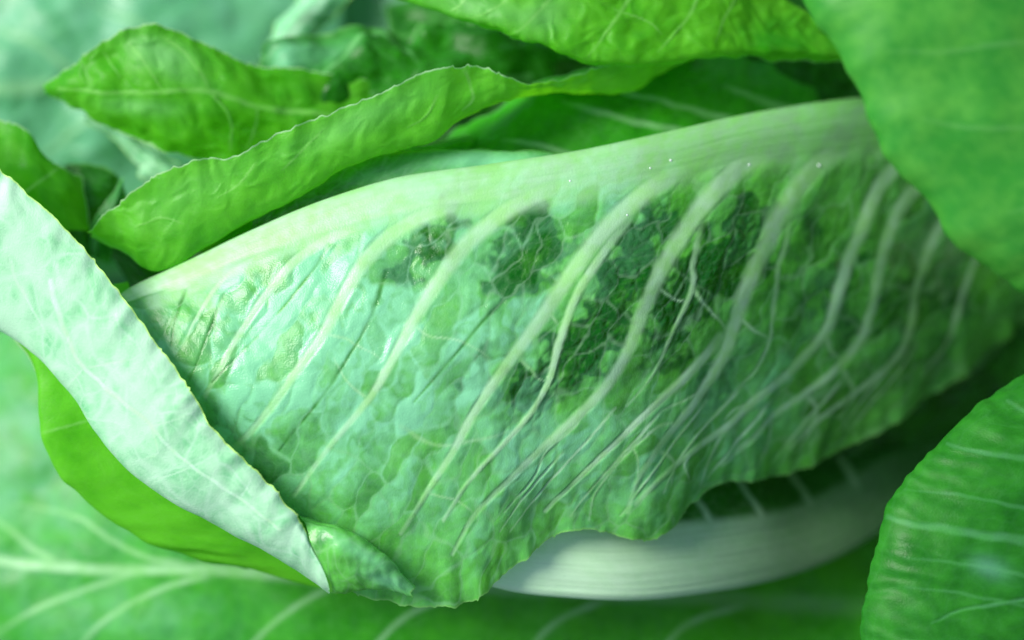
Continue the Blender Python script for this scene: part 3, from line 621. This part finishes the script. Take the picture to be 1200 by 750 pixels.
leaf(back, [[(450, 8, -7.4), (455, 40, -6.7), (460, 80, -6.6), (465, 130, -7)], [(540, -20, -7.2), (550, 30, -6.4), (555, 70, -6.2), (560, 120, -6.6)], [(640, -20, -7.2), (650, 30, -6.4), (655, 70, -6.2), (660, 120, -6.6)], [(780, -40, -8), (790, 20, -7.2), (795, 70, -7), (800, 130, -7.3)]],
     140, 100, MAT['deep'], margins=('u0',), jag=3, ruffle=10, bump=(10, 60), tone=.45, flip=True, label='shaded green leaf under the overhanging one')
# pale curled leaf in the blur
leaf(back, [[(296, 84, -7.0), (306, 70, -6.6), (322, 62, -6.5), (350, 64, -6.8)], [(312, 50, -7.2), (328, 38, -6.6), (346, 34, -6.5), (372, 44, -6.9)], [(334, 18, -7.4), (352, 4, -6.8), (372, 2, -6.6), (400, 14, -7.0)], [(362, -20, -7.8), (380, -34, -7.2), (404, -34, -7.0), (432, -20, -7.3)], [(420, -70, -8.4), (440, -80, -8.0), (466, -80, -7.8), (490, -66, -8.1)]],
     140, 80, MAT['frost'], margins=('v0', 'v1'), jag=3, ruffle=8, bump=(6, 40), tone=.1, bloom_sheen=.0, flip=False, veins=[([(325, 60), (350, 30), (378, 0), (410, -34)], 6, 6, 'midrib')], label='pale curled leaf blurred behind the glossy one')
# pale rib stub under the pointed leaf
leaf(back, [[(92, 128, -5.6), (100, 136, -5.2), (98, 142, -5.6)], [(140, 150, -5.4), (142, 160, -5.0), (136, 168, -5.4)], [(175, 170, -5.2), (170, 182, -4.8), (160, 196, -5.3)], [(200, 185, -5.0), (190, 200, -4.5), (165, 212, -5.2)], [(260, 215, -4.8), (245, 232, -4.4), (225, 240, -5.0)]],
     110, 60, MAT['frost'], margins=('v0', 'v1'), jag=2, bump=(4, 30), tone=.2, bloom_sheen=.2, flip=True, label='pale leaf edge below the pointed leaf')
# bright leaf overhanging from the top
leaf(back, [[(430, -60, -3.2), (440, -40, -2.5), (452, -12, -2.4), (455, -6, -2.9)], [(500, -110, -2.6), (506, -60, -1.8), (516, 8, -1.5), (514, 15, -2.2)], [(570, -130, -2.4), (574, -60, -1.5), (580, 26, -1.0), (576, 36, -1.8)], [(640, -130, -2.4), (640, -50, -1.4), (636, 44, -.9), (632, 52, -1.8)],
            [(710, -130, -2.6), (706, -40, -1.5), (698, 64, -1.0), (694, 74, -2.0)], [(780, -120, -2.8), (776, -30, -1.8), (770, 66, -1.3), (768, 77, -2.2)], [(850, -90, -3.1), (848, -20, -2.3), (846, 56, -1.8), (846, 67, -2.6)],
            [(900, -20, -3.3), (895, 22, -2.8), (900, 60, -2.3), (902, 71, -3.0)], [(960, 20, -3.8), (962, 40, -3.4), (968, 62, -3.0), (970, 74, -3.5)], [(1050, 40, -4.5), (1052, 52, -4.3), (1056, 72, -4.0), (1058, 82, -4.4)]],
     380, 160, MAT['bright'], margins=('v1',), jag=1.8, ruffle=6, rfreq=.02, bump=(7, 50), puff=(4, 36), tone=.62, rimw=2.5, flip=False,
     veins=[([(760, -60), (742, -10), (716, 30), (690, 66)], 4, 2), ([(670, -50), (650, -10), (625, 20), (606, 38)], 4, 2), ([(560, -30), (540, 4), (528, 14)], 3, 2), ([(830, -40), (812, 10), (790, 40), (770, 62)], 3.4, 1.6), ([(600, -40), (596, -5), (570, 15), (548, 22)], 3, 1.6),
            ([(870, -20), (850, 20), (838, 50)], 3, 1.6), ([(720, 10), (760, 25), (775, 40)], 1.6, 1.2)],
     bloom_sheens=[(560, 8, 60, 16, 10, .5), (640, 15, 30, 20, -40, .4)], tones=[(930, 60, 70, 40, 0, -.4)], label='bright green leaf overhanging with slanting pale veins')
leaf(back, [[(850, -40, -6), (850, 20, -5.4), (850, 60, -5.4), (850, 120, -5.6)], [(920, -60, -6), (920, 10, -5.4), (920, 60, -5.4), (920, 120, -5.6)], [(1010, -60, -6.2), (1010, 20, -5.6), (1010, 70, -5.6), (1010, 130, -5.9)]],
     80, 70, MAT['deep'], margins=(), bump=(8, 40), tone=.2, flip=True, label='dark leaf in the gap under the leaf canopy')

# ================================================================== lettuces at the right
over = plant('lettuce whose broad smooth leaf hangs over the thick midrib', rooted(1640, 40))
stem(over, world([0.30, 0.09, 0.0]), 0.018)
orow = []
for (ex, ey), (bx, by), z in [((890, -90), (1080, -260), 4.4), ((938, -4), (1160, -180), 4.8), ((972, 44), (1220, -120), 5.0), ((1002, 94), (1270, -70), 5.1), ((1026, 146), (1310, -10), 5.1), ((1048, 190), (1350, 40), 5.0), ((1086, 236), (1390, 90), 4.9), ((1122, 286), (1420, 140), 4.7), ((1162, 314), (1450, 190), 4.4), ((1204, 342), (1480, 240), 4.0), ((1280, 380), (1520, 310), 3.2)]:
    dx, dy = bx - ex, by - ey
    orow.append([(ex + 6, ey - 2, z - 1.0), (ex, ey, z - .55), (ex + dx * .12, ey + dy * .12, z + .05), (ex + dx * .35, ey + dy * .35, z + .3), (ex + dx * .7, ey + dy * .7, z - .2), (bx, by, z - 1.4)])
leaf(over, orow, 300, 200, MAT['over'], margins=('v0',), jag=2.2, ruffle=9, rfreq=.02, bump=(9, 120), puff=(0, 60), tone=.3, vs_=.3, rimw=7, flip=False,
     veins=[([(1330, -130), (1300, -20), (1290, 90), (1300, 200), (1330, 300)], 14, 8, 'midrib'), ([(1290, 60), (1200, 50), (1110, 60), (1040, 60)], 6, 3, 'vein', .05, .25), ([(1295, 150), (1220, 150), (1140, 150), (1080, 140)], 6, 3, 'vein', .05, .25), ([(1300, 220), (1240, 235), (1180, 250)], 6, 3, 'vein', .05, .25), ([(1310, -40), (1200, -40), (1060, -10), (980, 10)], 6, 3, 'vein', .05, .25)],
     label='broad smooth leaf hanging over with wavy margin')
leaf(over, [[(1560, 120, 1.0), (1440, 200, 4.0), (1330, 300, 5.0), (1300, 360, 4.0)], [(1580, 240, -1.0), (1460, 330, 2.5), (1370, 400, 3.6), (1330, 440, 3.0)], [(1600, 380, -3), (1500, 430, 0.5), (1420, 480, 1.6), (1380, 510, 1.2)], [(1620, 480, -6), (1540, 520, -3), (1460, 560, -2), (1420, 580, -2.2)]],  # unseen leaf, added to block light coming from the right
     120, 100, MAT['over'], margins=('v1', 'u1'), jag=3, ruffle=10, bump=(8, 90), tone=.3, flip=True, veins=[([(1570, 160), (1470, 300), (1450, 420), (1520, 500)], 12, 6, 'midrib')], label='added out-of-view leaf shading the heart from the right')
side = plant('lettuce with a dark rippled leaf beside the shaded heart', rooted(1560, 760))
stem(side, world([0.255, -0.085, -0.02]), 0.018)
srow = []
for (ex, ey), (bx, by), z in [((1004, 860), (1260, 960), 1.4), ((1010, 760), (1270, 860), 1.7), ((1016, 700), (1280, 800), 1.8), ((1027, 646), (1290, 750), 1.8), ((1041, 598), (1300, 700), 1.7), ((1064, 560), (1320, 650), 1.5), ((1094, 530), (1340, 610), 1.2), ((1124, 496), (1360, 560), .9), ((1162, 464), (1390, 510), .5), ((1206, 437), (1420, 470), 0.0), ((1280, 400), (1460, 430), -1.0)]:
    dx, dy = bx - ex, by - ey
    srow.append([(ex + 10, ey + 4, z - 1.9), (ex + 1, ey, z - 1.0), (ex, ey, z - .5), (ex + dx * .12, ey + dy * .12, z + .1), (ex + dx * .4, ey + dy * .4, z + .5), (ex + dx * .75, ey + dy * .75, z + .2), (bx, by, z - .8)])
def ripples(X, Y, A, B, calm, sd_):
    s = Y - 0.26 * (X - 1010) + 14 * fbm(X / 90, Y / 60, sd_, 2)
    return calm * 1.1 * (.6 * np.sin(s / 3.4 + 2 * fbm(X / 60, Y / 40, sd_ + 5, 2)) + 1.3 * np.sin(s / 9.5 + 4 * fbm(X / 120, Y / 120, sd_ + 9, 2)) * (0.6 + fbm(X / 60, Y / 60, sd_ + 4, 2)))
leaf(side, srow, 300, 200, MAT['side'], margins=('v0',), jag=2.0, ruffle=5, rfreq=.02, bump=(5, 80), puff=(0, 34), tone=.4, vs_=.4, rimw=9, flip=False, extra=ripples,
     veins=[([(1260, 690), (1180, 706), (1130, 714), (1092, 730)], 4, 2, 'vein', .2, .4), ([(1250, 640), (1120, 622), (1060, 612), (1040, 606)], 8, 4, 'vein', .12, .35), ([(1290, 800), (1290, 690), (1310, 590), (1350, 520)], 10, 6, 'midrib'), ([(1290, 560), (1220, 540), (1150, 530), (1110, 520)], 6, 3, 'vein', .12, .3), ([(1300, 520), (1240, 500), (1180, 470)], 6, 3, 'vein', .12, .3)] +
           [([(1285, y + 42), (1210, y + 22), (1130, y + 6), (1130 - 70, y - 2)], 4.5, 2.0, 'vein', .12, .22) for y in (575, 655, 690, 752)],
     bloom_sheens=[(1160, 665, 22, 12, 20, .5)], label='dark rippled leaf with a pale blurred margin')

# ================================================================== small plant at the left edge
left = plant('small lettuce with dark folded leaves beside the frosty white leaf', rooted(-120, 330))
stem(left, world([-0.19, 0.02, -0.09]), 0.014)
leaf(left, [[(-120, 150, -3.6), (-110, 210, -3.0), (-100, 280, -3.2)], [(-60, 132, -3.2), (-50, 200, -2.6), (-40, 280, -2.9)], [(0, 138, -2.8), (4, 200, -2.2), (10, 280, -2.6)], [(28, 150, -2.7), (34, 200, -2.2), (44, 270, -2.6)], [(46, 176, -2.8), (56, 210, -2.4), (70, 270, -2.7)], [(74, 194, -3.0), (82, 220, -2.7), (95, 270, -2.9)], [(98, 205, -3.4), (102, 230, -3.2), (110, 270, -3.4)]],
     160, 90, MAT['bright'], margins=('v0', 'u1'), jag=2.5, ruffle=6, bump=(5, 40), tone=.3, rimw=3, flip=False, veins=[([(70, 195), (50, 210), (30, 225), (0, 250)], 2, 2.4)], label='green leaf with a toothed tip')
leaf(left, [[(62, 194, -4.0), (66, 230, -3.6), (80, 300, -3.8)], [(92, 190, -3.8), (94, 232, -3.3), (104, 300, -3.6)], [(124, 194, -3.8), (118, 232, -3.5), (116, 300, -3.9)], [(142, 208, -3.9), (136, 240, -3.8), (124, 300, -4.2)]],
     90, 80, MAT['deep'], margins=('v0', 'u1'), jag=2, ruffle=5, bump=(5, 30), tone=.35, rimw=4, flip=False, label='dark folded leaf')
leaf(left, [[(145, 204, -3.6), (132, 225, -3.3), (112, 250, -3.2), (98, 280, -3.6)], [(146, 215, -3.5), (136, 240, -3.1), (120, 270, -3.1), (110, 300, -3.6)], [(150, 240, -4), (142, 260, -3.8), (135, 285, -3.8), (128, 310, -4)]],
     60, 70, MAT['deep'], margins=('v0', 'u0'), jag=1.5, bump=(4, 30), tone=.75, bloom_sheen=.2, flip=True, label='grey-green folded leaf')

# ================================================================== blurred rosettes farther off
def rosette(label, base, n, length, seed, group=None):
    r = np.random.default_rng(seed); p = plant(label, base, group)
    stem(p, np.array(base) + np.array([0, 0, .03]), .014)
    for k in range(n):
        t = k / n; az = k * 2.39996 + r.uniform(-.2, .2); rise = 0.35 + 0.9 * t + r.uniform(-.1, .1); Lg = length * (1 - .35 * t) * r.uniform(.85, 1.1)
        rows = []
        for i, f in enumerate(np.linspace(0, 1, 7)):
            wd = length * (0.05 + 0.40 * math.sin(math.pi * min(1, f * .86 + .06)) ** .8) * (1 - .3 * t) * (0.35 if f > .95 else 1)
            ang = rise - 1.1 * f * f * (1 - .5 * t)
            x = Lg * f * math.cos(rise * .8 - .25 * f); z = .015 + Lg * f * math.sin(rise) - Lg * .35 * f * f * (1 - t)
            rows.append([(x, wd * s, z + .28 * wd * abs(s) ** 1.5 * (1 + .3 * math.sin(9 * f + 4 * s + k))) for s in (-1, -.55, 0, .55, 1)])
        c, s = math.cos(az), math.sin(az)
        xf = (np.array([[c, -s, 0], [s, c, 0], [0, 0, 1.0]]), np.array(base))
        La = Lg / PX
        vv = [([(0, 0), (La * .3, 0), (La * .6, 0), (La * 1.0, 0)], 22, 6, 'midrib')]
        for m in range(4):
            for sg in (-1, 1): vv.append(([(La * (.2 + .17 * m), 0), (La * (.28 + .17 * m), sg * 60), (La * (.40 + .17 * m), sg * 150)], 7, 3))
        leaf(p, rows, 70, 60, MAT['far'], veins=vv, margins=('v0', 'v1', 'u1'), jag=6, ruffle=40, rfreq=.01, bump=(14, 90), puff=(6, 60), tone=.6, bloom_sheen=.5, frame='leaf', xf=xf, flip=False, rimw=6)
    return p
for (x, y, n_, Lg, sd2, lb) in [(150, 140, 12, .19, 8, 'blurred pale green lettuce under the pointed leaf tip'), (40, -10, 11, .20, 1, 'blurred bluish-green lettuce beyond the pointed leaf tip'), (-190, 230, 10, .17, 2, 'blurred lettuce beyond the small dark folded plant'),
                                (330, -230, 11, .20, 3, 'blurred lettuce beyond the pale curled leaf'), (-330, -90, 10, .19, 4, 'far blurred lettuce at the edge of the garden bed'), (60, 70, 11, .21, 9, 'blurred lettuce with broad leaves beyond the toothed green leaf'),
                                (-150, 560, 10, .17, 5, 'blurred lettuce beyond the wide spread leaf')]:
    pl = rosette(lb, rooted(x, y), n_, Lg, sd2)
    if sd2 == 8:
        leaf(pl, [[(-260, 330, -17), (-230, 200, -15), (-210, 60, -14.5), (-200, -90, -15.5)], [(-90, 300, -15.5), (-70, 180, -13.5), (-60, 40, -13), (-60, -120, -14.5)], [(60, 280, -14.5), (70, 160, -12.8), (80, 30, -12.4), (80, -130, -14)],
                  [(220, 280, -14), (230, 150, -12.6), (240, 20, -12.6), (240, -120, -14.4)], [(380, 260, -14.5), (390, 130, -13.4), (400, 10, -13.6), (400, -110, -15)]],
             180, 160, MAT['far'], margins=('v0', 'v1', 'u0'), jag=5, ruffle=40, rfreq=.01, bump=(20, 120), puff=(8, 70), tone=.35, bloom_sheen=.40, bloom_sheen_var=.5, flip=True,
             label='broad blurred leaf', veins=[([(380, 90), (240, 90), (80, 100), (-70, 110), (-220, 130)], 16, 8, 'midrib', .1, .5), ([(240, 90), (180, 40), (100, 0)], 6, 3), ([(100, 100), (40, 50), (-40, 20)], 6, 3), ([(160, 95), (90, 150), (30, 200)], 6, 3)])

# ================================================================== water
WATER = bpy.data.materials.new("white_glint_water"); WATER.use_nodes = True  # white base colour stands in for the glint on water drops
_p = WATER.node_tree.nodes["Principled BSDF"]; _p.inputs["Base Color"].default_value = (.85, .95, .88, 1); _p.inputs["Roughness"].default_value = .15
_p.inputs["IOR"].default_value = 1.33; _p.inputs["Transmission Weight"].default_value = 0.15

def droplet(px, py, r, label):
    """a flattened water bead, its glint painted white, on the leaf under a picture position"""
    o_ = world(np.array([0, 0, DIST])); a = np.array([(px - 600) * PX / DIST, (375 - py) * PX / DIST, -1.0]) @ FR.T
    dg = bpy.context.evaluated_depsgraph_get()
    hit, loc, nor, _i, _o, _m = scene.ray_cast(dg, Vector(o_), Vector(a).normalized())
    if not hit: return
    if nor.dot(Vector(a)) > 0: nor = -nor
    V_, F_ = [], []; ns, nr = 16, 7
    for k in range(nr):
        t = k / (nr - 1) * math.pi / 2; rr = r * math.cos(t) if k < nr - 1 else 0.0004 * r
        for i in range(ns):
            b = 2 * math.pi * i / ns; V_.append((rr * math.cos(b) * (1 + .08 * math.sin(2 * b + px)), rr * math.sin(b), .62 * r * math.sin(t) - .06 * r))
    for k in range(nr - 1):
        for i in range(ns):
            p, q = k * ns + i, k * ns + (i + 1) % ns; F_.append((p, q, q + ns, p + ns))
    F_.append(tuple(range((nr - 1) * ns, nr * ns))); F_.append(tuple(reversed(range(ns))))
    me = bpy.data.meshes.new("glint_droplet"); me.from_pydata(V_, [], F_); me.update()
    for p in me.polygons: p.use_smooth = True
    me.materials.append(WATER); o = bpy.data.objects.new("glint_droplet", me); COL.objects.link(o)
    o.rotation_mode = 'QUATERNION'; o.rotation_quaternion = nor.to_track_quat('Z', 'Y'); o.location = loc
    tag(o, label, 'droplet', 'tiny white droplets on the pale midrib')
bpy.context.view_layer.update()
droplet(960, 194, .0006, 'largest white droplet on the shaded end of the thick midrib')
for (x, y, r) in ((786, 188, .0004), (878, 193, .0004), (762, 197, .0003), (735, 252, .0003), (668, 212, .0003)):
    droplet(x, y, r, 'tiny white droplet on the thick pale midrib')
